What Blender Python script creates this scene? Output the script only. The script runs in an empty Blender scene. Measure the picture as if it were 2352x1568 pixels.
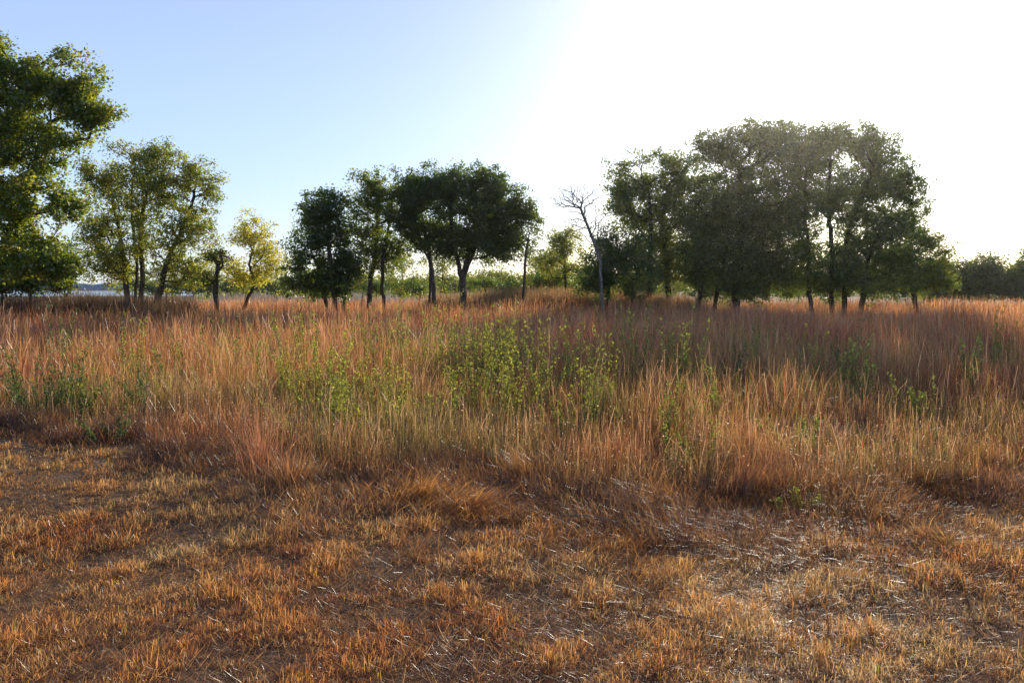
import bpy, math, numpy as np
from mathutils import Vector
rng = np.random.default_rng(7)
F = 1898.0
EYE = 1.7
SUN_AZ, SUN_EL = math.radians(19.5), math.radians(15.5)

# ------------------------------------------------------------ helpers
def vnoise(x, y, scale, seed=0):
    x = np.asarray(x, float)/scale + 1000.3+seed*17.7; y = np.asarray(y, float)/scale + 1000.7+seed*5.3
    xi = np.floor(x).astype(np.int64); yi = np.floor(y).astype(np.int64)
    fx = x-xi; fy = y-yi
    fx = fx*fx*(3-2*fx); fy = fy*fy*(3-2*fy)
    def h(a, b):
        n = (a*374761393 + b*668265263 + seed*974711) & 0xffffffff
        n = ((n ^ (n >> 13))*1274126177) & 0xffffffff
        n = n ^ (n >> 16)
        return (n & 0xffff)/65535.0
    return (h(xi,yi)*(1-fx)+h(xi+1,yi)*fx)*(1-fy)+(h(xi,yi+1)*(1-fx)+h(xi+1,yi+1)*fx)*fy
def fbm(x, y, s, seed=0):
    return vnoise(x,y,s,seed)*.55+vnoise(x,y,s*.47,seed+3)*.3+vnoise(x,y,s*.21,seed+9)*.15
def sm(a, b, x):
    t = np.clip((x-a)/(b-a), 0, 1); return t*t*(3-2*t)

def gz(x, y):
    x = np.asarray(x, float); y = np.asarray(y, float)
    d = np.hypot(x, y)
    az = np.arctan2(x, y)
    near = (vnoise(x,y,1.3,1)-.5)*.07*(1-sm(15,30,d)) + (vnoise(x,y,6,2)-.5)*.12
    left = 1-sm(-.02, .12, az)
    lk = 1-sm(-.40,-.34,az)
    drop = left*(-2.0*sm(66,120,d)) + lk*(-1.6*sm(400,450,d) + 2.2*sm(1080,1180,d))
    mound = 0.7*np.exp(-(((x-3.0)/7)**2+((y-50)/6)**2))
    return near*(1-sm(60,90,d)) + drop + mound

def make_mesh(name, V, Q, C=None, MI=None, mats=(), smooth=False):
    me = bpy.data.meshes.new(name)
    V = np.ascontiguousarray(V, dtype=np.float32); Q = np.ascontiguousarray(Q, dtype=np.int32)
    me.vertices.add(len(V)); me.vertices.foreach_set("co", V.ravel())
    me.loops.add(Q.size); me.loops.foreach_set("vertex_index", Q.ravel())
    me.polygons.add(len(Q)); me.polygons.foreach_set("loop_start", np.arange(0, Q.size, 4, dtype=np.int32))
    for m in mats: me.materials.append(m)
    if MI is not None: me.polygons.foreach_set("material_index", np.ascontiguousarray(MI, dtype=np.int32))
    me.update(calc_edges=True)
    if C is not None:
        a = me.color_attributes.new("Col", 'FLOAT_COLOR', 'POINT')
        C4 = np.ones((len(V),4), np.float32); C4[:, :3] = C
        a.data.foreach_set("color", C4.ravel())
    me.polygons.foreach_set("use_smooth", np.full(len(Q), smooth))
    ob = bpy.data.objects.new(name, me)
    bpy.context.scene.collection.objects.link(ob)
    return ob

# ------------------------------------------------------------ materials
def plant_mat(name, transl=.5, boost=(1.6,1.5,.9), gloss=.06, rough=.45):
    m = bpy.data.materials.new(name); m.use_nodes = True
    nt = m.node_tree; nt.nodes.clear()
    out = nt.nodes.new("ShaderNodeOutputMaterial")
    at = nt.nodes.new("ShaderNodeAttribute"); at.attribute_name = "Col"
    df = nt.nodes.new("ShaderNodeBsdfDiffuse"); tr = nt.nodes.new("ShaderNodeBsdfTranslucent")
    gl = nt.nodes.new("ShaderNodeBsdfGlossy"); gl.inputs["Roughness"].default_value = rough
    mul = nt.nodes.new("ShaderNodeMix"); mul.data_type='RGBA'; mul.blend_type='MULTIPLY'
    mul.inputs[0].default_value = 1; mul.inputs[7].default_value = (*boost,1)
    nt.links.new(at.outputs["Color"], mul.inputs[6])
    nt.links.new(at.outputs["Color"], df.inputs[0]); nt.links.new(mul.outputs[2], tr.inputs[0])
    m1 = nt.nodes.new("ShaderNodeMixShader"); m1.inputs[0].default_value = transl
    nt.links.new(df.outputs[0], m1.inputs[1]); nt.links.new(tr.outputs[0], m1.inputs[2])
    m2 = nt.nodes.new("ShaderNodeMixShader"); m2.inputs[0].default_value = gloss
    nt.links.new(m1.outputs[0], m2.inputs[1]); nt.links.new(gl.outputs[0], m2.inputs[2])
    nt.links.new(m2.outputs[0], out.inputs[0])
    return m
MAT_GRASS = plant_mat("dry_grass", .66, (1.9,1.65,1.05), .07, .35)
MAT_LEAF = plant_mat("leaf", .6, (3.2,2.9,.9), .08, .4)
MAT_WEED = plant_mat("weed_leaf", .6, (1.8,1.65,.75), .05, .5)

def noise_mat(name, c1, c2, scale, rough=.95, bump=.3, bdist=.02, det=8):
    m = bpy.data.materials.new(name); m.use_nodes = True
    nt = m.node_tree; b = nt.nodes["Principled BSDF"]; b.inputs["Roughness"].default_value = rough
    b.inputs["Specular IOR Level"].default_value = .2
    tc = nt.nodes.new("ShaderNodeTexCoord"); n = nt.nodes.new("ShaderNodeTexNoise")
    n.inputs["Scale"].default_value = scale; n.inputs["Detail"].default_value = det
    nt.links.new(tc.outputs["Object"], n.inputs["Vector"])
    cr = nt.nodes.new("ShaderNodeValToRGB"); cr.color_ramp.elements[0].position=.35; cr.color_ramp.elements[1].position=.65
    cr.color_ramp.elements[0].color=(*c1,1); cr.color_ramp.elements[1].color=(*c2,1)
    nt.links.new(n.outputs["Fac"], cr.inputs[0]); nt.links.new(cr.outputs[0], b.inputs["Base Color"])
    bp = nt.nodes.new("ShaderNodeBump"); bp.inputs["Strength"].default_value=bump; bp.inputs["Distance"].default_value=bdist
    nt.links.new(n.outputs["Fac"], bp.inputs["Height"]); nt.links.new(bp.outputs[0], b.inputs["Normal"])
    return m, nt, b, tc
MAT_BARK = noise_mat("bark", (.05,.038,.028), (.12,.095,.07), 9, bump=.6, bdist=.03)[0]
MAT_DEAD = noise_mat("dead_bark", (.13,.11,.09), (.24,.21,.18), 9, bump=.4, bdist=.02)[0]
MAT_FAR = noise_mat("hazy_trees", (.28,.36,.40), (.34,.41,.43), .02)[0]  # pale bluish base colour has the aerial haze painted in
MAT_HILL = noise_mat("hazy_hill", (.36,.45,.52), (.40,.48,.54), .004)[0]  # distance haze is put into the hill's base colour

# ground
gm, nt, b, tc = noise_mat("soil_and_thatch", (.06,.032,.015), (.24,.13,.055), 14, bump=.9, bdist=.03)
n2 = nt.nodes.new("ShaderNodeTexNoise"); n2.inputs["Scale"].default_value=1.1; n2.inputs["Detail"].default_value=5
nt.links.new(tc.outputs["Object"], n2.inputs["Vector"])
r2 = nt.nodes.new("ShaderNodeValToRGB"); r2.color_ramp.elements[0].position=.54; r2.color_ramp.elements[1].position=.72
nt.links.new(n2.outputs["Fac"], r2.inputs[0])
mx = nt.nodes.new("ShaderNodeMix"); mx.data_type='RGBA'; mx.inputs[7].default_value=(.28,.20,.13,1)
n3 = nt.nodes.new("ShaderNodeTexNoise"); n3.inputs["Scale"].default_value=60; n3.inputs["Detail"].default_value=6
nt.links.new(tc.outputs["Object"], n3.inputs["Vector"])
mm = nt.nodes.new("ShaderNodeMath"); mm.operation='MULTIPLY'
nt.links.new(r2.outputs[0], mm.inputs[0]); nt.links.new(n3.outputs["Fac"], mm.inputs[1])
nt.links.new(mm.outputs[0], mx.inputs[0])
src = b.inputs["Base Color"].links[0].from_socket
nt.links.new(src, mx.inputs[6]); nt.links.new(mx.outputs[2], b.inputs["Base Color"])

# ------------------------------------------------------------ ground sheet
NR, NA = 220, 360
rad = np.concatenate([[0.05], np.geomspace(.6, 5000, NR-1)])
ang = np.linspace(-math.pi, math.pi, NA, endpoint=False)
R, A = np.meshgrid(rad, ang, indexing='ij')
GX, GY = R*np.sin(A), R*np.cos(A)
V = np.stack([GX.ravel(), GY.ravel(), gz(GX,GY).ravel()], 1)
i = np.arange(NR-1)[:,None]; j = np.arange(NA)[None,:]; jn=(j+1)%NA
Q = np.stack([(i*NA+j)+0*jn, (i*NA+jn), ((i+1)*NA+jn), ((i+1)*NA+j)+0*jn], -1).reshape(-1,4)
make_mesh("ground", V, Q[:, ::-1], mats=[gm], smooth=True)

# lake
wm = bpy.data.materials.new("lake_water"); wm.use_nodes=True
wb = wm.node_tree.nodes["Principled BSDF"]; wb.inputs["Base Color"].default_value=(.10,.15,.2,1); wb.inputs["Roughness"].default_value=.2
wn = wm.node_tree.nodes.new("ShaderNodeTexNoise"); wn.inputs["Scale"].default_value=.6
wtc = wm.node_tree.nodes.new("ShaderNodeTexCoord"); wm.node_tree.links.new(wtc.outputs["Object"], wn.inputs["Vector"])
wp = wm.node_tree.nodes.new("ShaderNodeBump"); wp.inputs["Strength"].default_value=.2; wp.inputs["Distance"].default_value=.1
wm.node_tree.links.new(wn.outputs["Fac"], wp.inputs["Height"]); wm.node_tree.links.new(wp.outputs[0], wb.inputs["Normal"])
aa = np.linspace(-1.3, -.33, 40); rr = np.array([380., 700, 1200])
RR, AA = np.meshgrid(rr, aa, indexing='ij')
V = np.stack([(RR*np.sin(AA)).ravel(), (RR*np.cos(AA)).ravel(), np.full(RR.size, -2.35)],1)
i=np.arange(2)[:,None]; j=np.arange(39)[None,:]
Q=np.stack([i*40+j, (i+1)*40+j, (i+1)*40+j+1, i*40+j+1],-1).reshape(-1,4)
make_mesh("lake", V, Q[:, ::-1], mats=[wm])

def ridge(name, dist, a0, a1, hfun, depth, mat, n=500, z0=-4):
    a = np.linspace(a0, a1, n); h = hfun(a)
    rows = [(dist, z0+0*h), (dist+depth*.15, h*.75), (dist+depth*.5, h), (dist+depth, z0+0*h)]
    V = np.concatenate([np.stack([r*np.sin(a), r*np.cos(a), z],1) for r,z in rows])
    k=np.arange(n-1)
    Q=np.concatenate([np.stack([i*n+k,i*n+k+1,(i+1)*n+k+1,(i+1)*n+k],1) for i in range(3)])
    return make_mesh(name, V, Q, mats=[mat], smooth=True)
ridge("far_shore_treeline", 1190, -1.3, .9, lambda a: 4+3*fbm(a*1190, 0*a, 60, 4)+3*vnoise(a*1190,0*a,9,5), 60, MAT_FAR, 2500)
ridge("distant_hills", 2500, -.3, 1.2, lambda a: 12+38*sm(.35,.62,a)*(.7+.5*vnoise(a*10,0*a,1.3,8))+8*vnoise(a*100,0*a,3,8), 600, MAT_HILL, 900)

# ------------------------------------------------------------ blades
def blades(base, h, az, lean, width, c0, c1, head=None, curl=None):
    N=len(base); T=np.array([0,.38,.74,1.0])
    d=np.stack([np.sin(az),np.cos(az),0*az],1)
    f=az+rng.uniform(.3,2.8,N)
    s=np.stack([np.sin(f),np.cos(f),0*f],1)
    prof=np.tile(np.array([.8,1,.75,.12]),(N,1))
    if head is not None: prof[head]=np.array([.5,.4,1.1,.5])
    L=np.sqrt(1+lean*lean*.8)
    P=[];Cc=[]
    for k,t in enumerate(T):
        up=h*t/L*(1- .25*np.minimum(lean,2.2)*t*t) if curl is None else h*t/L*(1-curl*t*t)
        c=base+d*(h*lean*t**1.7/L)[:,None]
        c[:,2]+=up
        w=(width*prof[:,k]*.5)[:,None]
        P+= [c-s*w, c+s*w]
        tt=t**1.1
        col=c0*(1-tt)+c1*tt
        Cc+=[col,col]
    V=np.stack(P,1).reshape(-1,3); C=np.stack(Cc,1).reshape(-1,3)
    b=(np.arange(N)*8)[:,None]
    Q=np.concatenate([b+np.array([[0,1,3,2]]),b+np.array([[2,3,5,4]]),b+np.array([[4,5,7,6]])],0)
    return V,Q,C
def lerp(a,b,t): return a*(1-t)+b*t
def pal(cols, t):
    cols=np.array(cols); t=np.clip(t,0,.999)*(len(cols)-1); i=t.astype(int); f=(t-i)[:,None]
    return cols[i]*(1-f)+cols[i+1]*f
def leaves(c, size, col):
    N=len(c)
    nrm=rng.normal(0,1,(N,3)); nrm[:,2]=np.abs(nrm[:,2])+.2; nrm/=np.linalg.norm(nrm,axis=1,keepdims=True)
    t=rng.normal(0,1,(N,3)); t-=nrm*(t*nrm).sum(1,keepdims=True); t/=np.linalg.norm(t,axis=1,keepdims=True)
    b=np.cross(nrm,t); s=(size*rng.uniform(.6,1.35,N))[:,None]
    V=np.stack([c-t*s*.6,c+b*s*.42-t*s*.1,c+t*s*.65,c-b*s*.42-t*s*.1],1).reshape(-1,3)
    Q=np.arange(4*N).reshape(N,4); C=np.repeat(col,4,axis=0)
    return V,Q,C

FX=np.array([-12,-5.8,-3.9,-2.8,-1.4,-.5,1.15,1.9,3.2,4.8,9]); FY=np.array([10.5,9.5,9.0,8.0,7.5,7.4,6.8,6.4,7.0,7.8,8.6])
def front(x): return np.interp(x,FX,FY)+(vnoise(x,0*x,.7,31)-.5)*.9

YG=(.34,.36,.075); GG=(.24,.28,.07); DG=(.12,.17,.055)
W=[(1090,14,1.5,.8,20,GG),(1040,13,1.25,.7,12,YG),(1120,12,1.1,.6,10,YG),(740,13,1.25,.7,12,YG),(870,17,1.45,.6,10,GG),(760,9.6,.78,.7,10,YG),(730,11,.95,.6,9,YG),
 (1200,11,1.0,.7,10,YG),(1005,9.6,.7,.4,6,YG),(1240,13,1.2,.6,9,YG),(1380,10.5,1.0,.6,10,YG),(1365,9,.72,.4,6,GG),(1460,12,1.4,.3,5,DG),(1430,15,1.4,.7,11,GG),
 (1580,12,1.2,.6,10,GG),(1560,8.8,.7,.35,5,GG),(1590,7.6,.55,.35,5,GG),(1540,14,1.3,.5,9,GG),(1695,13,1.15,.25,6,DG),(1985,11,1.0,.25,6,DG),(1940,14,1.1,.3,5,DG),(2240,12,.95,.4,5,DG),
 (1740,16,1.3,.4,7,GG),(2290,15,1.3,.5,7,GG),(100,10.2,.75,.7,14,DG),(190,10.4,.65,.6,8,GG),(40,10.8,.8,.7,10,DG),(230,9.0,.28,.4,6,DG),(320,10.6,.6,.5,6,DG),(1835,6.2,.14,.15,3,YG),
 (2110,10,.6,.4,5,GG),(1830,8.2,.45,.4,4,GG),(560,15,1.2,.6,8,GG),(130,17,1.35,.7,7,DG),(400,13,1.0,.7,7,GG),(1650,10,.75,.4,5,GG),(890,10.4,.75,.4,7,YG),(1290,9.3,.6,.4,5,YG),
 (820,11.5,.95,.6,9,YG),(300,15,1.15,.8,8,YG),(640,12,.95,.6,7,YG),(1150,10,.8,.6,8,YG),(1320,12,1.15,.5,8,GG),(1870,13,1.05,.5,6,GG),(980,15,1.25,.7,9,YG),(700,16,1.35,.6,9,GG),(910,14,1.25,.5,8,GG),(1170,15,1.35,.6,9,YG),(1075,10.5,.9,.4,7,GG),(860,9.2,.5,.4,5,YG)]
WX=np.array([(w_[0]-1176)/F*w_[1] for w_ in W]); WY=np.array([w_[1] for w_ in W]); WR=np.array([.25+w_[3]*.4 for w_ in W])

# tall prairie grass
NC=32000; PB=15
d=np.exp(rng.uniform(np.log(5.8),np.log(78),NC)); az=rng.uniform(-.84,.84,NC)
x=d*np.sin(az); y=d*np.cos(az)
dep=y-front(x)+rng.normal(0,.10,NC)
nearw=np.zeros(NC)
for wx_,wy_,wr_ in zip(WX,WY,WR):
    nearw=np.maximum(nearw,np.exp(-(((x-wx_)/wr_)**2+((y-wy_+.3)/(wr_*1.6))**2)))
k=(dep>0)&(rng.random(NC)>nearw*.45)&(rng.random(NC)<.40+1.05*fbm(x,y,1.1,71)); x,y,d,dep,nearw=x[k],y[k],d[k],dep[k],nearw[k]; n=len(x)
hmul=lerp(.42,.98,sm(-1,9,dep))*(.5+.88*fbm(x,y,1.4,12))*(1-.2*nearw)*rng.uniform(.7,1.2,n)
cx=np.repeat(x,PB); cy=np.repeat(y,PB); cd=np.repeat(d,PB); N=len(cx)
spread=.08+.006*cd
bx=cx+rng.normal(0,1,N)*spread; by=cy+rng.normal(0,1,N)*spread
h=np.repeat(hmul,PB)*rng.uniform(.35,1.15,N)
stalk=rng.random(N)<.08
h[stalk]*=1.25
h=np.minimum(h,1.26)
base=np.stack([bx,by,gz(bx,by)-.02],1)
lean=np.abs(np.repeat(rng.normal(.05,.15,n),PB)+rng.normal(.14,.26,N))+ (rng.random(N)<.35)*rng.uniform(.3,1.7,N)*~stalk
laz=rng.uniform(-math.pi,math.pi,N)
wd=(.0011+.00025*cd)*rng.uniform(.6,1.4,N)
t=np.repeat(fbm(x,y,3.2,40)*1.8-.42+rng.normal(0,.22,n),PB)+rng.normal(0,.14,N)
c1=pal([[.44,.13,.062],[.49,.175,.075],[.53,.225,.09],[.55,.295,.13],[.45,.32,.13]],t)
gr=np.repeat(sm(.45,.66,fbm(x,y,1.9,77))*np.exp(-(np.maximum(d-12,0)/12)**2),PB)*(rng.random(N)<.42)
gr=np.maximum(gr,np.repeat(nearw,PB)*(rng.random(N)<.55))
c1=c1*(1-gr[:,None])+np.array([.32,.33,.08])*gr[:,None]
bri=np.repeat(rng.uniform(.45,1.4,n)*lerp(.75,1.15,sm(0,4,dep)),PB)  # random clump tone; front-edge shadow band also painted in as darker colour
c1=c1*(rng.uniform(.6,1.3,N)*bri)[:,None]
c0=c1*np.array([.20,.16,.15])  # shade at the foot of the grass, painted into the base colour
c1[stalk]=np.array([.62,.40,.29])*rng.uniform(.6,1.1,(stalk.sum(),1))
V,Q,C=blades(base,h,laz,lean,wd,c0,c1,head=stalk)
# seed fluff caught by the light
M=140000; idx=rng.integers(0,N,M)
dirs=np.stack([np.sin(laz[idx]),np.cos(laz[idx]),0*idx],1); tt=rng.uniform(.5,1.0,len(idx)); Lx=np.sqrt(1+lean[idx]**2*.8)
fc=base[idx]+dirs*(h[idx]*lean[idx]*tt**1.7/Lx)[:,None]; fc[:,2]+=h[idx]*tt/Lx*(1-.25*np.minimum(lean[idx],2.2)*tt*tt)
Vf,Qf,Cf=leaves(fc+rng.normal(0,.006,fc.shape),1,np.array([.70,.50,.38])*rng.uniform(.5,1.1,(len(fc),1)))
ctr=np.repeat(fc,4,axis=0); Vf=ctr+(Vf-ctr)*(.008+.00035*np.repeat(cd[idx],4))[:,None]
V=np.concatenate([V,Vf]); Q=np.concatenate([Q,Qf+len(V)-len(Vf)]); C=np.concatenate([C,Cf])
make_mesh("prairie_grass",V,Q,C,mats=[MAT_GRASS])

# flattened edge grass between lawn and meadow
NC=9000; PB=16
x=rng.uniform(-8,9,NC); y=front(x)+.3-np.abs(rng.normal(0,1,NC))*(.35+1.0*np.exp(-((x-.2)/2.8)**2))
keep=fbm(x,y,1.0,55)>.38; x,y=x[keep],y[keep]; n=len(x)
N=n*PB; cx=np.repeat(x,PB); cy=np.repeat(y,PB)
bx=cx+rng.normal(0,.06,N); by=cy+rng.normal(0,.06,N)
h=np.repeat(.08+.28*fbm(x,y,.6,60)**1.3,PB)*rng.uniform(.4,1.4,N)
lean=np.repeat(rng.uniform(.4,2.2,n),PB)*rng.uniform(.5,1.3,N)
laz=np.repeat(fbm(x,y,1.2,66)*9,PB)+rng.normal(0,1.3,N)
t=np.repeat(fbm(x,y,.9,41)+rng.normal(0,.2,n),PB)
c1=pal([[.09,.045,.022],[.30,.135,.05],[.48,.24,.085],[.55,.37,.19]],t)*rng.uniform(.4,1.35,N)[:,None]
V,Q,C=blades(np.stack([bx,by,gz(bx,by)-.01],1),h,laz,lean,.0030*rng.uniform(.6,1.4,N),c1*.2,c1)  # blade bases coloured darker to paint in the edge's shadow
make_mesh("flattened_grass",V,Q,C,mats=[MAT_GRASS])

def bunch(name,x0,y0,nb,h0,r,lean0,lz,col,lsd=1.0):
    a=rng.uniform(-math.pi,math.pi,nb); rr=np.abs(rng.normal(0,r,nb))
    bx=x0+rr*np.sin(a); by=y0+rr*np.cos(a)
    c=np.array(col)*rng.uniform(.6,1.3,nb)[:,None]
    lz_=a if lz is None else lz+rng.normal(0,lsd,nb)
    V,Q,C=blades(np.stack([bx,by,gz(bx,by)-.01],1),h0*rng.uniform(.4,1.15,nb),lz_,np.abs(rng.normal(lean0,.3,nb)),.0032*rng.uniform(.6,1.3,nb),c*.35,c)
    return make_mesh(name,V,Q,C,mats=[MAT_GRASS])
bunch("grass_bunch",-2.25,7.3,230,.68,.12,.35,None,(.48,.22,.14))
bunch("grass_bunch",-1.9,7.0,350,.35,.15,.5,None,(.46,.23,.11))
bunch("grass_bunch",-.35,6.35,1500,.33,.24,1.5,2.0,(.60,.33,.13),.6)
bunch("grass_bunch",-.75,6.6,800,.33,.22,1.0,2.2,(.52,.27,.10),.7)
bunch("grass_bunch",1.95,6.75,800,.4,.17,.8,1.2,(.58,.28,.11),.7)
bunch("grass_bunch",.1,7.15,500,.36,.16,.6,-1.5,(.48,.26,.11),.7)
bunch("grass_bunch",1.55,5.3,900,.16,.24,1.4,None,(.58,.33,.13))
bunch("grass_bunch",2.9,5.4,700,.16,.2,1.3,None,(.58,.35,.13))

# mown lawn grass in tufts
NC=105000; PB=10
d=np.exp(rng.uniform(np.log(1.8),np.log(11.5),NC)); az=rng.uniform(-.80,.80,NC)
x=d*np.sin(az); y=d*np.cos(az)
dens=fbm(x,y,.26,80)*.88+fbm(x,y,1.5,81)*.12
k=(y<front(x)+.3)&(dens>.25+rng.normal(0,.06,NC)); x,y,d,dens=x[k],y[k],d[k],dens[k]; n=len(x)
N=n*PB; bx=np.repeat(x,PB)+rng.normal(0,.018,N); by=np.repeat(y,PB)+rng.normal(0,.018,N)
h=np.repeat((.014+.18*np.clip(dens-.36,0,.4))*rng.uniform(.6,1.35,n),PB)*rng.uniform(.5,1.5,N)
lean=np.abs(rng.normal(1.4,1.0,N))
t=np.repeat(fbm(x,y,.9,90)*1.6-.2+rng.normal(0,.24,n),PB)
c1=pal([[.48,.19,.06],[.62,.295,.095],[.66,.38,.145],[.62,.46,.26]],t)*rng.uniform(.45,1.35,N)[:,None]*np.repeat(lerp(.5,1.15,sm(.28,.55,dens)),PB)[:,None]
gr=np.repeat(rng.random(n)<.05,PB); c1[gr]=np.array([.40,.38,.10])*rng.uniform(.7,1.2,(gr.sum(),1))
V,Q,C=blades(np.stack([bx,by,gz(bx,by)-.003],1),h,rng.uniform(-math.pi,math.pi,N),lean,(.0014+.00028*np.repeat(d,PB))*rng.uniform(.7,1.4,N),c1*.22,c1)  # dark base colour paints shadow low in the tufts
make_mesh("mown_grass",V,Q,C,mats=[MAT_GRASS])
# straw litter lying on soil
N=180000
d=np.exp(rng.uniform(np.log(1.8),np.log(9.5),N)); az=rng.uniform(-.80,.80,N); x=d*np.sin(az); y=d*np.cos(az)
c1=pal([[.14,.07,.03],[.38,.20,.09],[.54,.36,.20]],rng.random(N))
V,Q,C=blades(np.stack([x,y,gz(x,y)+.004],1),rng.uniform(.02,.09,N),rng.uniform(-3.1,3.1,N),rng.uniform(2,8,N),.0026*rng.uniform(.6,1.4,N),c1,c1,curl=rng.uniform(-1.8,.5,N))
make_mesh("straw_litter",V,Q,C,mats=[MAT_GRASS])

# ------------------------------------------------------------ tubes
def tubes(P0,P1,R0,R1,sides=6):
    D=P1-P0; L=np.linalg.norm(D,axis=1,keepdims=True)+1e-9; D=D/L
    ref=np.where(np.abs(D[:,2:3])>.9,np.array([[1.,0,0]]),np.array([[0,0,1.]]))
    U=np.cross(D,ref); U/=np.linalg.norm(U,axis=1,keepdims=True); W_=np.cross(D,U)
    a=np.arange(sides)*2*math.pi/sides
    ring=U[:,None,:]*np.cos(a)[None,:,None]+W_[:,None,:]*np.sin(a)[None,:,None]
    A=P0[:,None,:]-D[:,None,:]*(R0*.3)[:,None,None]+ring*R0[:,None,None]; B=P1[:,None,:]+ring*R1[:,None,None]
    V=np.concatenate([A,B],1).reshape(-1,3)
    s=np.arange(sides); sn=(s+1)%sides
    q=np.stack([s,sn,sn+sides,s+sides],1)
    Q=(np.arange(len(P0))*2*sides)[:,None,None]+q[None]
    return V,Q.reshape(-1,4)
def ball(n):
    u=rng.normal(0,1,(n,3)); u/=np.linalg.norm(u,axis=1,keepdims=True)
    return u*(rng.random(n)[:,None]**.6)

def build_tree(name,d,trunks,lobes,leaf=.12,per=70,sig=.38,greens=((.045,.075,.018),(.07,.10,.022)),tip=.012,seed=1,bark=None,
               expo=2.1,penal=.3,dens=2.3,gnarl=.12,minbr=.3,scale=1.14,branch_leaf=True,wob=.07,gap=.22,gs=.9):
    global rng
    old=rng; rng=np.random.default_rng(seed)
    bark=bark or MAT_BARK
    leaf=leaf*.86; per=int(per*.85); sig=sig*.8; tip=tip*.8
    P=lambda px,py,dy=0: np.array([(px-1176)/F*(d+dy), d+dy, EYE+(660-py)/F*(d+dy)])
    pos=[];par=[];plen=[];ok=[]
    for tr in trunks:
        pts=[P(*p) for p in tr]
        for q_ in pts[1:]: q_[1]+=rng.normal(0,.4)
        g=float(gz(pts[0][0],pts[0][1])); pts[0][2]=g-.15
        cur=pts[0]; pos.append(cur);par.append(-1);plen.append(0);ok.append(False);prev=len(pos)-1
        tot=sum(np.linalg.norm(pts[i+1]-pts[i]) for i in range(len(pts)-1)); run=0
        f1,f2,ph1,ph2=rng.uniform(.7,1.4),rng.uniform(.7,1.4),rng.uniform(0,6),rng.uniform(0,6)
        for i in range(len(pts)-1):
            a,b_=pts[i],pts[i+1]; L=np.linalg.norm(b_-a); m=max(2,int(L/.3))
            for s in range(1,m+1):
                run+=L/m
                am=wob*min(1,run/1.5)
                q=a+(b_-a)*s/m+rng.normal(0,.018,3)+np.array([am*math.sin(run*f1+ph1),am*math.sin(run*f2+ph2),0])
                pos.append(q);par.append(prev);plen.append(run*.5);ok.append(run/tot>minbr);prev=len(pos)-1
    att=[]
    for lb in lobes:
        px,py,rx,ry,n=lb[:5]; dy=lb[5] if len(lb)>5 else 0
        n=int(n*dens); c=P(px,py,dy); u=rng.normal(0,1,(n,3)); u/=np.linalg.norm(u,axis=1,keepdims=True)
        r=rng.random(n)[:,None]**(1/2.4)*rng.uniform(.65,1.32,(n,1))
        sx=rx/F*d*scale; sz=ry/F*d*scale
        att.append(c+u*r*np.array([sx,sx*.85,sz]))
    att=np.concatenate(att)
    att=att[att[:,2]>.5]
    att=att[vnoise(att[:,0]+att[:,1]*.35,att[:,2]-att[:,1]*.25,gs,seed)+rng.normal(0,.06,len(att))>gap] if per>0 else att
    p0=np.array(pos); okm=np.array(ok)
    dd=np.array([np.min(np.linalg.norm(p0[okm]-a,axis=1)) for a in att]); att=att[np.argsort(dd)]
    cap=len(pos)+len(att)*60; PO=np.zeros((cap,3)); PL=np.zeros(cap); OK=np.zeros(cap,bool); n0=len(pos)
    PO[:n0]=p0; PL[:n0]=plen; OK[:n0]=ok; PR=list(par); cnt=n0; lc=[];ends=[]
    for a in att:
        v=PO[:cnt]-a; ds=np.sqrt((v*v).sum(1))
        cost=ds+penal*PL[:cnt]+np.maximum(0,v[:,2])*.9+(~OK[:cnt])*50
        k=int(np.argmin(cost)); s0=PO[k].copy(); L=ds[k]; m=max(1,int(L/.35))
        ctrl=(s0+a)/2+np.array([0,0,.12*L])+rng.normal(0,gnarl*L,3)
        prev=k
        for s in range(1,m+1):
            t=s/m; q=(1-t)**2*s0+2*t*(1-t)*ctrl+t*t*a
            if s<m: q=q+rng.normal(0,.02,3)
            PO[cnt]=q; PL[cnt]=PL[prev]+L/m; OK[cnt]=True; PR.append(prev); prev=cnt; cnt+=1
            if branch_leaf and t>.45 and s<m: lc.append(q)
        ends.append(prev)
    PR=np.array(PR)
    area=np.zeros(cnt); area[ends]+=tip**expo
    for k in range(cnt-1,-1,-1):
        if PR[k]>=0: area[PR[k]]+=area[k]
    Rr=np.maximum(area,(tip*.8)**expo)**(1/expo)
    ch=np.where(PR>=0)[0]; pp=PR[ch]
    Rp=np.minimum(Rr[pp],Rr[ch]*1.35)
    root=PR[pp]<0; Rp[root]=Rr[ch][root]*1.35
    V,Q=tubes(PO[pp],PO[ch],Rp,Rr[ch],5)
    Cb=np.full((len(V),3),.1); MI=np.zeros(len(Q),int)
    if per>0:
        na=len(att)
        sg=sig*rng.uniform(.6,1.4,na)*1.8
        c=np.repeat(att,per,axis=0)+ball(na*per)*np.repeat(sg,per)[:,None]*np.array([1,1,.75])
        mixv=np.repeat(rng.random(na),per)
        if lc:
            lc=np.array(lc); q=max(1,per//6)
            c2=np.repeat(lc,q,axis=0)+ball(len(lc)*q)*sig*.9; c=np.concatenate([c,c2]); mixv=np.concatenate([mixv,np.repeat(rng.random(len(lc)),q)])
        g=np.array(greens); mixv=np.clip(mixv*.75+rng.normal(.12,.2,len(mixv)),0,1)
        col=pal(g,mixv)*rng.uniform(.75,1.25,(len(c),1))
        Vl,Ql,Cl=leaves(c,leaf,col)
        Q=np.concatenate([Q,Ql+len(V)]); V=np.concatenate([V,Vl]); Cb=np.concatenate([Cb,Cl]); MI=np.concatenate([MI,np.ones(len(Ql),int)])
    rng=old
    return make_mesh(name,V,Q,Cb,MI,[bark,MAT_LEAF])

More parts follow.
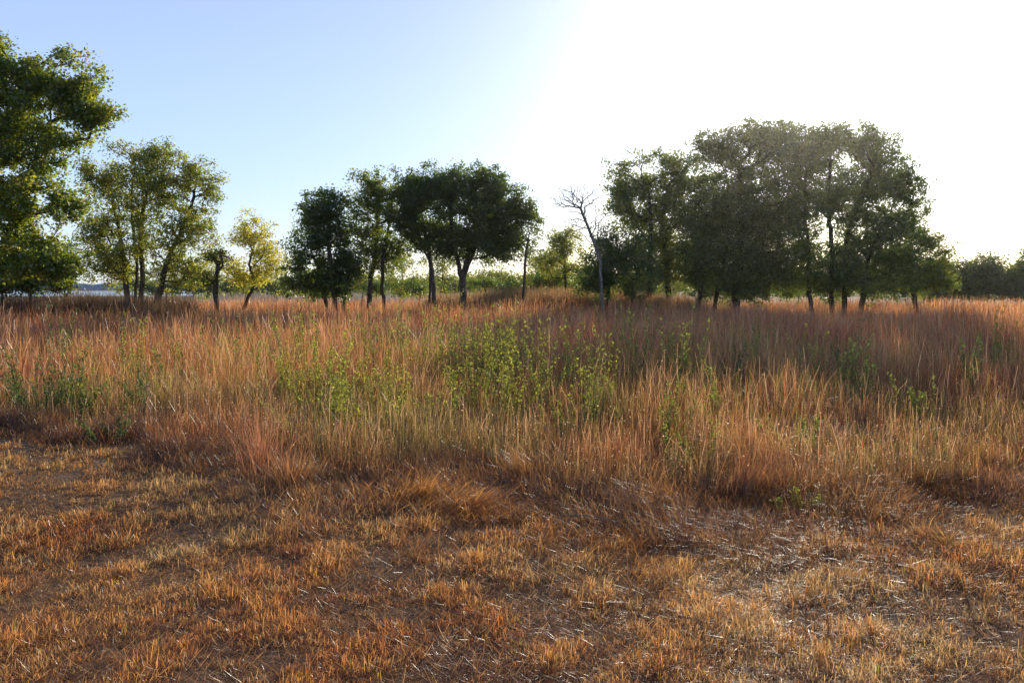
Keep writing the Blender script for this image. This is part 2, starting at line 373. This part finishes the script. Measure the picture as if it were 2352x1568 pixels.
DK=((.04,.07,.018),(.06,.095,.024),(.10,.13,.03))
MD=((.055,.09,.022),(.085,.12,.027),(.16,.165,.03))
YL=((.085,.12,.024),(.13,.16,.032),(.24,.21,.045))
PALE=((.16,.18,.04),(.27,.27,.06),(.38,.33,.12))

build_tree("cottonwood_tree",30,[[(-60,720),(-10,640),(35,560),(20,470),(-10,360),(-20,220),(-10,130)],[(-60,720),(-50,560),(-130,400),(-150,250)]],
  [(-10,140,55,75,50),(75,205,68,62,48),(190,205,54,64,42),(225,270,44,36,26),(20,285,88,62,50),(130,330,80,42,30),(20,460,105,75,80),(125,480,74,50,42),(-60,400,110,90,60),(45,380,75,48,40),(60,590,95,52,52),(130,600,58,42,30),(-150,250,120,160,90),(-120,560,120,90,50),(150,235,40,40,16)],
  leaf=.115,per=95,sig=.31,greens=((.065,.105,.025),(.105,.145,.03),(.21,.20,.04)),seed=11,penal=.35,tip=.013,dens=1.8,gap=.22,expo=2.25)
build_tree("elm_tree",48,[[(293,690),(290,600),(270,520),(255,430)],[(325,690),(322,600),(330,480),(350,400)],[(345,690),(390,590),(430,500),(450,430)],[(312,690),(300,600),(300,450),(315,380)]],
  [(315,370,58,45,38),(385,385,60,46,38),(455,425,50,60,46),(245,410,50,52,36),(300,480,78,62,46),(445,520,68,64,52),(230,540,50,62,38),(350,560,78,52,44),(435,615,68,42,42),(225,400,30,45,12),(265,610,66,42,40),(380,460,62,52,34)],
  leaf=.12,per=62,sig=.36,greens=YL,seed=12,tip=.013,expo=2.05,minbr=.25,gap=.22)
build_tree("young_cottonwood_tree",46,[[(548,695),(575,650),(590,610),(585,560)]],
  [(585,545,52,46,42),(545,590,46,42,32),(615,600,40,40,30),(560,630,46,28,24)],leaf=.11,per=45,sig=.34,greens=PALE,seed=13,tip=.009)
build_tree("broken_tree_trunk",44,[[(496,690),(493,650),(505,628),(522,611)]],[(500,590,35,25,8),(480,640,25,20,6)],leaf=.11,per=60,sig=.3,greens=YL,seed=14,tip=.035,minbr=.5,wob=.03)
build_tree("hackberry_tree",44,[[(770,690),(772,620),(762,560),(760,490)],[(760,690),(735,620),(710,580)],[(785,690),(800,620),(815,590)]],
  [(755,475,48,38,30),(775,530,52,44,32),(715,570,48,48,36),(705,640,54,44,42),(770,635,58,50,46),(800,590,38,48,24),(725,510,30,32,14)],
  leaf=.12,per=75,sig=.3,greens=DK,seed=15,tip=.012)
build_tree("elm_tree",47,[[(848,690),(850,640),(862,580),(870,500),(860,440)],[(884,690),(882,600),(895,520),(905,440)]],
  [(865,430,52,35,30),(845,480,44,46,26),(905,470,40,56,30),(850,545,56,40,32),(905,560,46,36,24),(870,600,50,34,20)],leaf=.12,per=65,sig=.33,greens=MD,seed=16,minbr=.35,tip=.014)
build_tree("oak_tree",46,[[(1063,685),(1062,640),(1055,600),(1040,560),(1035,480)],[(1063,685),(1066,630),(1085,580),(1110,500)],[(1000,685),(995,620),(985,560),(960,480)],[(985,685),(985,600),(950,520)]],
  [(1060,425,75,44,66),(1130,450,62,52,54),(1010,440,52,46,42),(950,450,48,48,48),(1080,510,95,52,84),(1175,515,52,54,50),(932,510,42,38,30),(990,540,62,40,38),(1140,565,76,38,48),(1200,510,34,42,24),(1045,565,60,32,30)],
  leaf=.12,per=88,sig=.33,greens=DK,seed=17,minbr=.45,tip=.012,scale=1.1,gap=.17)
build_tree("dead_sapling",45,[[(1198,690),(1203,600),(1215,540)]],[(1215,530,30,45,26),(1190,560,25,35,18),(1235,590,30,30,16)],per=6,leaf=.1,sig=.3,greens=MD,seed=18,tip=.009,bark=MAT_BARK)
build_tree("dead_tree",42,[[(1388,690),(1378,600),(1355,540),(1330,480)]],
  [(1300,450,38,30,40),(1345,450,42,34,40),(1375,510,30,60,34),(1320,510,38,34,26),(1290,470,26,28,14)],per=0,seed=19,tip=.0095,bark=MAT_DEAD,penal=.3,expo=2.5,minbr=.4,gnarl=.14,scale=1.05)
build_tree("small_elm_tree",60,[[(1300,690),(1300,600),(1290,560)]],[(1295,550,38,25,20),(1310,600,42,38,26),(1260,610,32,34,18)],leaf=.13,per=70,sig=.4,greens=YL,seed=20)
build_tree("dogwood_shrub",45,[[(1400,695),(1400,640),(1400,600)],[(1450,695),(1455,640)]],[(1400,600,58,62,56),(1450,620,55,62,50),(1365,645,45,38,34),(1420,560,38,28,16)],leaf=.12,per=75,sig=.38,greens=DK,seed=21,minbr=.1)
build_tree("cottonwood_tree",50,[[(1488,690),(1490,600),(1492,520),(1480,440)],[(1542,690),(1530,600),(1525,500),(1530,430)]],
  [(1465,405,62,46,54),(1430,445,44,46,30),(1540,400,60,44,46),(1450,490,58,54,46),(1520,470,66,62,58),(1500,560,62,62,54),(1590,430,50,68,48),(1560,540,50,68,46),(1520,630,54,42,28)],leaf=.125,per=66,sig=.36,greens=MD,seed=22,tip=.013,gap=.22)
build_tree("cottonwood_tree",48,[[(1690,690),(1695,600),(1700,500),(1695,380)],[(1605,690),(1610,600),(1620,500)],[(1640,690),(1660,560),(1670,430)]],
  [(1720,325,60,40,44),(1645,345,60,42,44),(1775,325,44,38,26),(1795,360,58,60,50),(1690,420,92,54,70),(1635,500,78,66,90),(1720,520,90,80,120),(1680,610,115,68,130),(1790,470,58,70,54),(1605,580,54,62,60),(1785,600,56,64,64),(1700,655,110,35,50)],
  leaf=.125,per=86,sig=.37,greens=((.035,.06,.016),(.055,.085,.02),(.10,.13,.03)),seed=23,dens=2.1,gap=.15)
build_tree("cottonwood_tree",46,[[(1868,690),(1862,600),(1845,500),(1840,400)],[(1912,690),(1908,600),(1900,500),(1895,380)],[(1940,690),(1945,590),(1960,480),(1990,400)],[(1972,690),(1985,600),(2020,520)]],
  [(1895,335,60,38,54),(1970,355,64,50,58),(1845,375,54,52,46),(2030,410,58,60,56),(2065,475,50,70,58),(1960,460,80,60,70),(1880,460,64,60,56),(2010,550,74,62,68),(2060,610,60,56,54),(1920,580,68,66,60),(1825,500,46,68,38),(1830,590,44,62,32),(1965,640,80,44,50),(1890,640,64,40,34)],
  leaf=.125,per=74,sig=.36,greens=DK,seed=24,expo=2.15,tip=.012,gap=.23)
build_tree("small_cottonwood_tree",48,[[(2108,695),(2090,630),(2080,590),(2090,550)]],[(2100,550,44,32,30),(2130,590,44,34,32),(2075,590,38,34,24),(2145,640,46,36,32),(2100,640,44,34,24)],leaf=.12,per=65,sig=.34,greens=MD,seed=25)

def thicket(name,d,items,leaf,per,sig,greens,seed,gap=.18):
    trunks=[[(x,690),(x+6,(y+690)/2),(x,y+5)] for x,y,w,h,n in items]
    return build_tree(name,d,trunks,[(x,y+h*.5,w,h,n) for x,y,w,h,n in items],leaf=leaf,per=per,sig=sig,greens=greens,seed=seed,minbr=.15,dens=1.5,gap=gap,gs=1.4,expo=2.2)
thicket("shrub_thicket",75,[(1240,600,40,40,30),(1280,590,40,50,34),(1340,610,35,40,24),(1205,640,30,25,14),(1010,590,40,50,30),(1100,615,45,40,24),(920,595,35,50,26),(960,640,40,26,18),(1150,630,35,30,16),(1570,600,50,50,36),(1500,615,35,40,20),(830,635,40,28,22),(380,590,45,55,24),(470,605,30,50,18),(630,590,20,50,12),(655,600,18,45,10),(1840,600,40,60,30),(1920,610,50,50,30),(2000,610,50,50,30),(300,620,40,40,16),(560,640,35,25,12),(710,640,30,25,12),(1430,620,40,35,20),(2060,630,50,36,26)],.16,60,.5,YL,31)
thicket("shrub_thicket",38,[(60,635,50,26,34),(130,625,45,30,32),(10,645,60,24,28)],.12,70,.3,MD,32)
thicket("shrub_thicket",62,[(1750,640,60,28,28),(1830,650,40,22,18),(1640,640,60,28,30),(1460,645,60,24,24),(1900,645,50,24,22),(2000,645,50,24,22),(1180,650,40,16,14),(2080,655,50,20,18),(1250,630,50,28,26),(1320,640,45,24,22),(960,652,40,16,12),(1110,648,45,18,14),(860,652,40,16,12)],.15,70,.45,DK,33)
it=[]
r3=np.random.default_rng(5)
for xx in range(2130,2760,22): it.append((xx+r3.uniform(-8,8),622+r3.uniform(-14,16)+(14 if xx<2190 else 0),32,34+r3.uniform(0,10),40))
thicket("distant_tree_row",82,it,.24,60,.65,((.05,.075,.024),(.07,.105,.03),(.12,.14,.04)),34,gap=.05)
it=[]
for xx in range(330,2140,34): it.append((xx+r3.uniform(-14,14),646+r3.uniform(-6,8),28,14+r3.uniform(0,6),18))
thicket("distant_tree_row",170,it,.55,40,1.2,((.08,.12,.07),(.12,.16,.09),(.16,.18,.10)),35,gap=.05)  # raised, bluer leaf colours stand in for haze

def brush(name,n,x0,x1,y0,y1,h0,cols,w=.025):
    x=rng.uniform(x0,x1,n); y=rng.uniform(y0,y1,n)
    c1=pal(cols,rng.random(n))
    hh=h0*rng.uniform(.4,1.2,n)*(.6+.8*fbm(x,y,3,19))
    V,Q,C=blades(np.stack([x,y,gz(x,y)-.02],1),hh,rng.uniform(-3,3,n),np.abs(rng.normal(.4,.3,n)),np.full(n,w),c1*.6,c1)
    return make_mesh(name,V,Q,C,mats=[MAT_GRASS])
brush("dry_brush",26000,-5,11,46,53,1.05,[[.12,.07,.04],[.22,.13,.07],[.3,.22,.12]],.018)
brush("dry_brush",14000,-24,-15,36,40,1.5,[[.08,.045,.025],[.14,.08,.045],[.16,.13,.06]],.015)

# ------------------------------------------------------------ green weeds
def weed(name,px,d,h,w,nst,col,leafsz=.012,nleaf=62,seed=0):
    global rng
    old=rng; rng=np.random.default_rng(100+seed)
    x0=(px-1176)/F*d; y0=d; z0=float(gz(x0,y0))
    P0=[];P1=[];R0=[];R1=[];LC=[]
    nst=int(nst*1.25)+1
    for s in range(nst):
        a=rng.uniform(0,6.28); r=rng.random()*w*.7; hh=h*rng.uniform(.4,1.08)
        p=np.array([x0+r*1.0*math.sin(a),y0+r*1.0*math.cos(a),z0]); dirv=np.array([math.sin(a)*r*.7,math.cos(a)*r*.7,hh])
        m=9; q=p; bd=rng.normal(0,.08,2)
        for k in range(m):
            tk=(k+1)/m
            nq=p+dirv*tk+np.array([bd[0]*tk*tk,bd[1]*tk*tk,0])+rng.normal(0,.01,3); P0.append(q);P1.append(nq);R0.append(.004*(1-k/m)+.0015);R1.append(.004*(1-(k+1)/m)+.0012)
            if k>=1:
                for _ in range(3):
                    b=nq+np.array([*rng.normal(0,.035,2),rng.uniform(.03,.13)])*(1-.4*k/m)*(h+.3); P0.append(nq);P1.append(b);R0.append(.0015);R1.append(.001)
                    t=rng.random((max(2,nleaf//14),1)); LC.append(nq+(b-nq)*t+rng.normal(0,.010,(len(t),3)))
            q=nq
    c=np.concatenate(LC); colr=np.array(col)*rng.uniform(.55,1.3,(len(c),1))
    V,Q=tubes(np.array(P0),np.array(P1),np.array(R0),np.array(R1),4)
    Cb=np.tile(np.array(col)*.6,(len(V),1))
    Vl,Ql,Cl=leaves(c,leafsz+.0009*d,colr)
    rng=old
    return make_mesh(name,np.concatenate([V,Vl]),np.concatenate([Q,Ql+len(V)]),np.concatenate([Cb,Cl]),mats=[MAT_WEED])
for i_,w_ in enumerate(W): weed("leafy_weed",*w_,seed=i_)

def stick(x0,y0,x1,y1,r):
    p=np.array([[x0,y0,float(gz(x0,y0))+.05]]); q=np.array([[x1,y1,float(gz(x1,y1))+.09]])
    m=(p+q)/2+np.array([[0,0,.02]])
    V,Q=tubes(np.concatenate([p,m]),np.concatenate([m,q]),np.array([r,r*.8]),np.array([r*.8,r*.5]),6)
    make_mesh("fallen_stick",V,Q,mats=[MAT_DEAD])
stick(.1,7.0,.6,7.1,.006); stick(.35,6.0,.75,5.7,.005); stick(.9,6.1,1.2,5.8,.004)

# thin morning haze over the meadow (real scattering air)
bpy.ops.mesh.primitive_cube_add(size=1,location=(0,60,18)); hz=bpy.context.object; hz.name="morning_haze"; hz.scale=(320,330,44)
hm=bpy.data.materials.new("haze_air"); hm.use_nodes=True; hn=hm.node_tree; hn.nodes.clear()
ho=hn.nodes.new("ShaderNodeOutputMaterial"); hv=hn.nodes.new("ShaderNodeVolumeScatter"); hv.inputs["Color"].default_value=(1,.95,.86,1); hv.inputs["Density"].default_value=.00016; hv.inputs["Anisotropy"].default_value=.9
hn.links.new(hv.outputs[0],ho.inputs["Volume"]); hz.data.materials.append(hm)

# ------------------------------------------------------------ sky & sun
S=Vector((math.sin(SUN_AZ)*math.cos(SUN_EL),math.cos(SUN_AZ)*math.cos(SUN_EL),math.sin(SUN_EL)))
w=bpy.data.worlds.new("World"); bpy.context.scene.world=w; w.use_nodes=True
nt=w.node_tree; bg=nt.nodes["Background"]; out=nt.nodes["World Output"]
sky=nt.nodes.new("ShaderNodeTexSky"); sky.sky_type='NISHITA'; sky.sun_disc=False
sky.sun_elevation=SUN_EL; sky.sun_rotation=SUN_AZ; sky.dust_density=.6; sky.air_density=1.0; sky.ozone_density=2.0
nt.links.new(sky.outputs[0],bg.inputs[0]); bg.inputs[1].default_value=.05
tc=nt.nodes.new("ShaderNodeTexCoord"); sep=nt.nodes.new("ShaderNodeSeparateXYZ"); nt.links.new(tc.outputs["Generated"],sep.inputs[0])
rmp=nt.nodes.new("ShaderNodeValToRGB"); nt.links.new(sep.outputs["Z"],rmp.inputs[0])
e=rmp.color_ramp.elements; e[0].position=0; e[0].color=(.58,.70,.82,1); e[1].position=1; e[1].color=(.03,.07,.20,1)
for p_,c_ in ((.12,(.44,.60,.88)),(.33,(.36,.47,.92)),(.46,(.12,.19,.45))):
    q_=e.new(p_); q_.color=(*c_,1)
bg3=nt.nodes.new("ShaderNodeBackground"); nt.links.new(rmp.outputs[0],bg3.inputs[0]); bg3.inputs[1].default_value=.95
dt=nt.nodes.new("ShaderNodeVectorMath"); dt.operation='DOT_PRODUCT'; dt.inputs[1].default_value=S
nt.links.new(tc.outputs["Generated"],dt.inputs[0])
mx0=nt.nodes.new("ShaderNodeMath"); mx0.operation='MAXIMUM'; mx0.inputs[1].default_value=0; nt.links.new(dt.outputs["Value"],mx0.inputs[0])
def powr(e,k):
    p=nt.nodes.new("ShaderNodeMath"); p.operation='POWER'; p.inputs[1].default_value=e; nt.links.new(mx0.outputs[0],p.inputs[0])
    m=nt.nodes.new("ShaderNodeMath"); m.operation='MULTIPLY'; m.inputs[1].default_value=k; nt.links.new(p.outputs[0],m.inputs[0]); return m
a=powr(18,.20); b=powr(100,.9)
ad=nt.nodes.new("ShaderNodeMath"); nt.links.new(a.outputs[0],ad.inputs[0]); nt.links.new(b.outputs[0],ad.inputs[1])
bg2=nt.nodes.new("ShaderNodeBackground"); bg2.inputs[0].default_value=(1,.97,.97,1); nt.links.new(ad.outputs[0],bg2.inputs[1])
ads=nt.nodes.new("ShaderNodeAddShader"); nt.links.new(bg.outputs[0],ads.inputs[0]); nt.links.new(bg2.outputs[0],ads.inputs[1])
ads2=nt.nodes.new("ShaderNodeAddShader"); nt.links.new(ads.outputs[0],ads2.inputs[0]); nt.links.new(bg3.outputs[0],ads2.inputs[1]); nt.links.new(ads2.outputs[0],out.inputs[0])

sl=bpy.data.lights.new("sun","SUN"); sl.energy=5; sl.angle=math.radians(.5); sl.color=(1,.91,.76)
so=bpy.data.objects.new("sun",sl); bpy.context.scene.collection.objects.link(so); so.rotation_euler=S.to_track_quat('Z','Y').to_euler()

cam=bpy.data.cameras.new("camera"); co=bpy.data.objects.new("camera",cam); bpy.context.scene.collection.objects.link(co)
co.location=(0,0,EYE); co.rotation_euler=(math.radians(90-3.74),0,0)
cam.sensor_width=36; cam.lens=29.05; cam.clip_start=.05; cam.clip_end=12000
sc=bpy.context.scene; sc.camera=co
sc.view_settings.view_transform='Standard'; sc.view_settings.look='None'; sc.view_settings.exposure=0
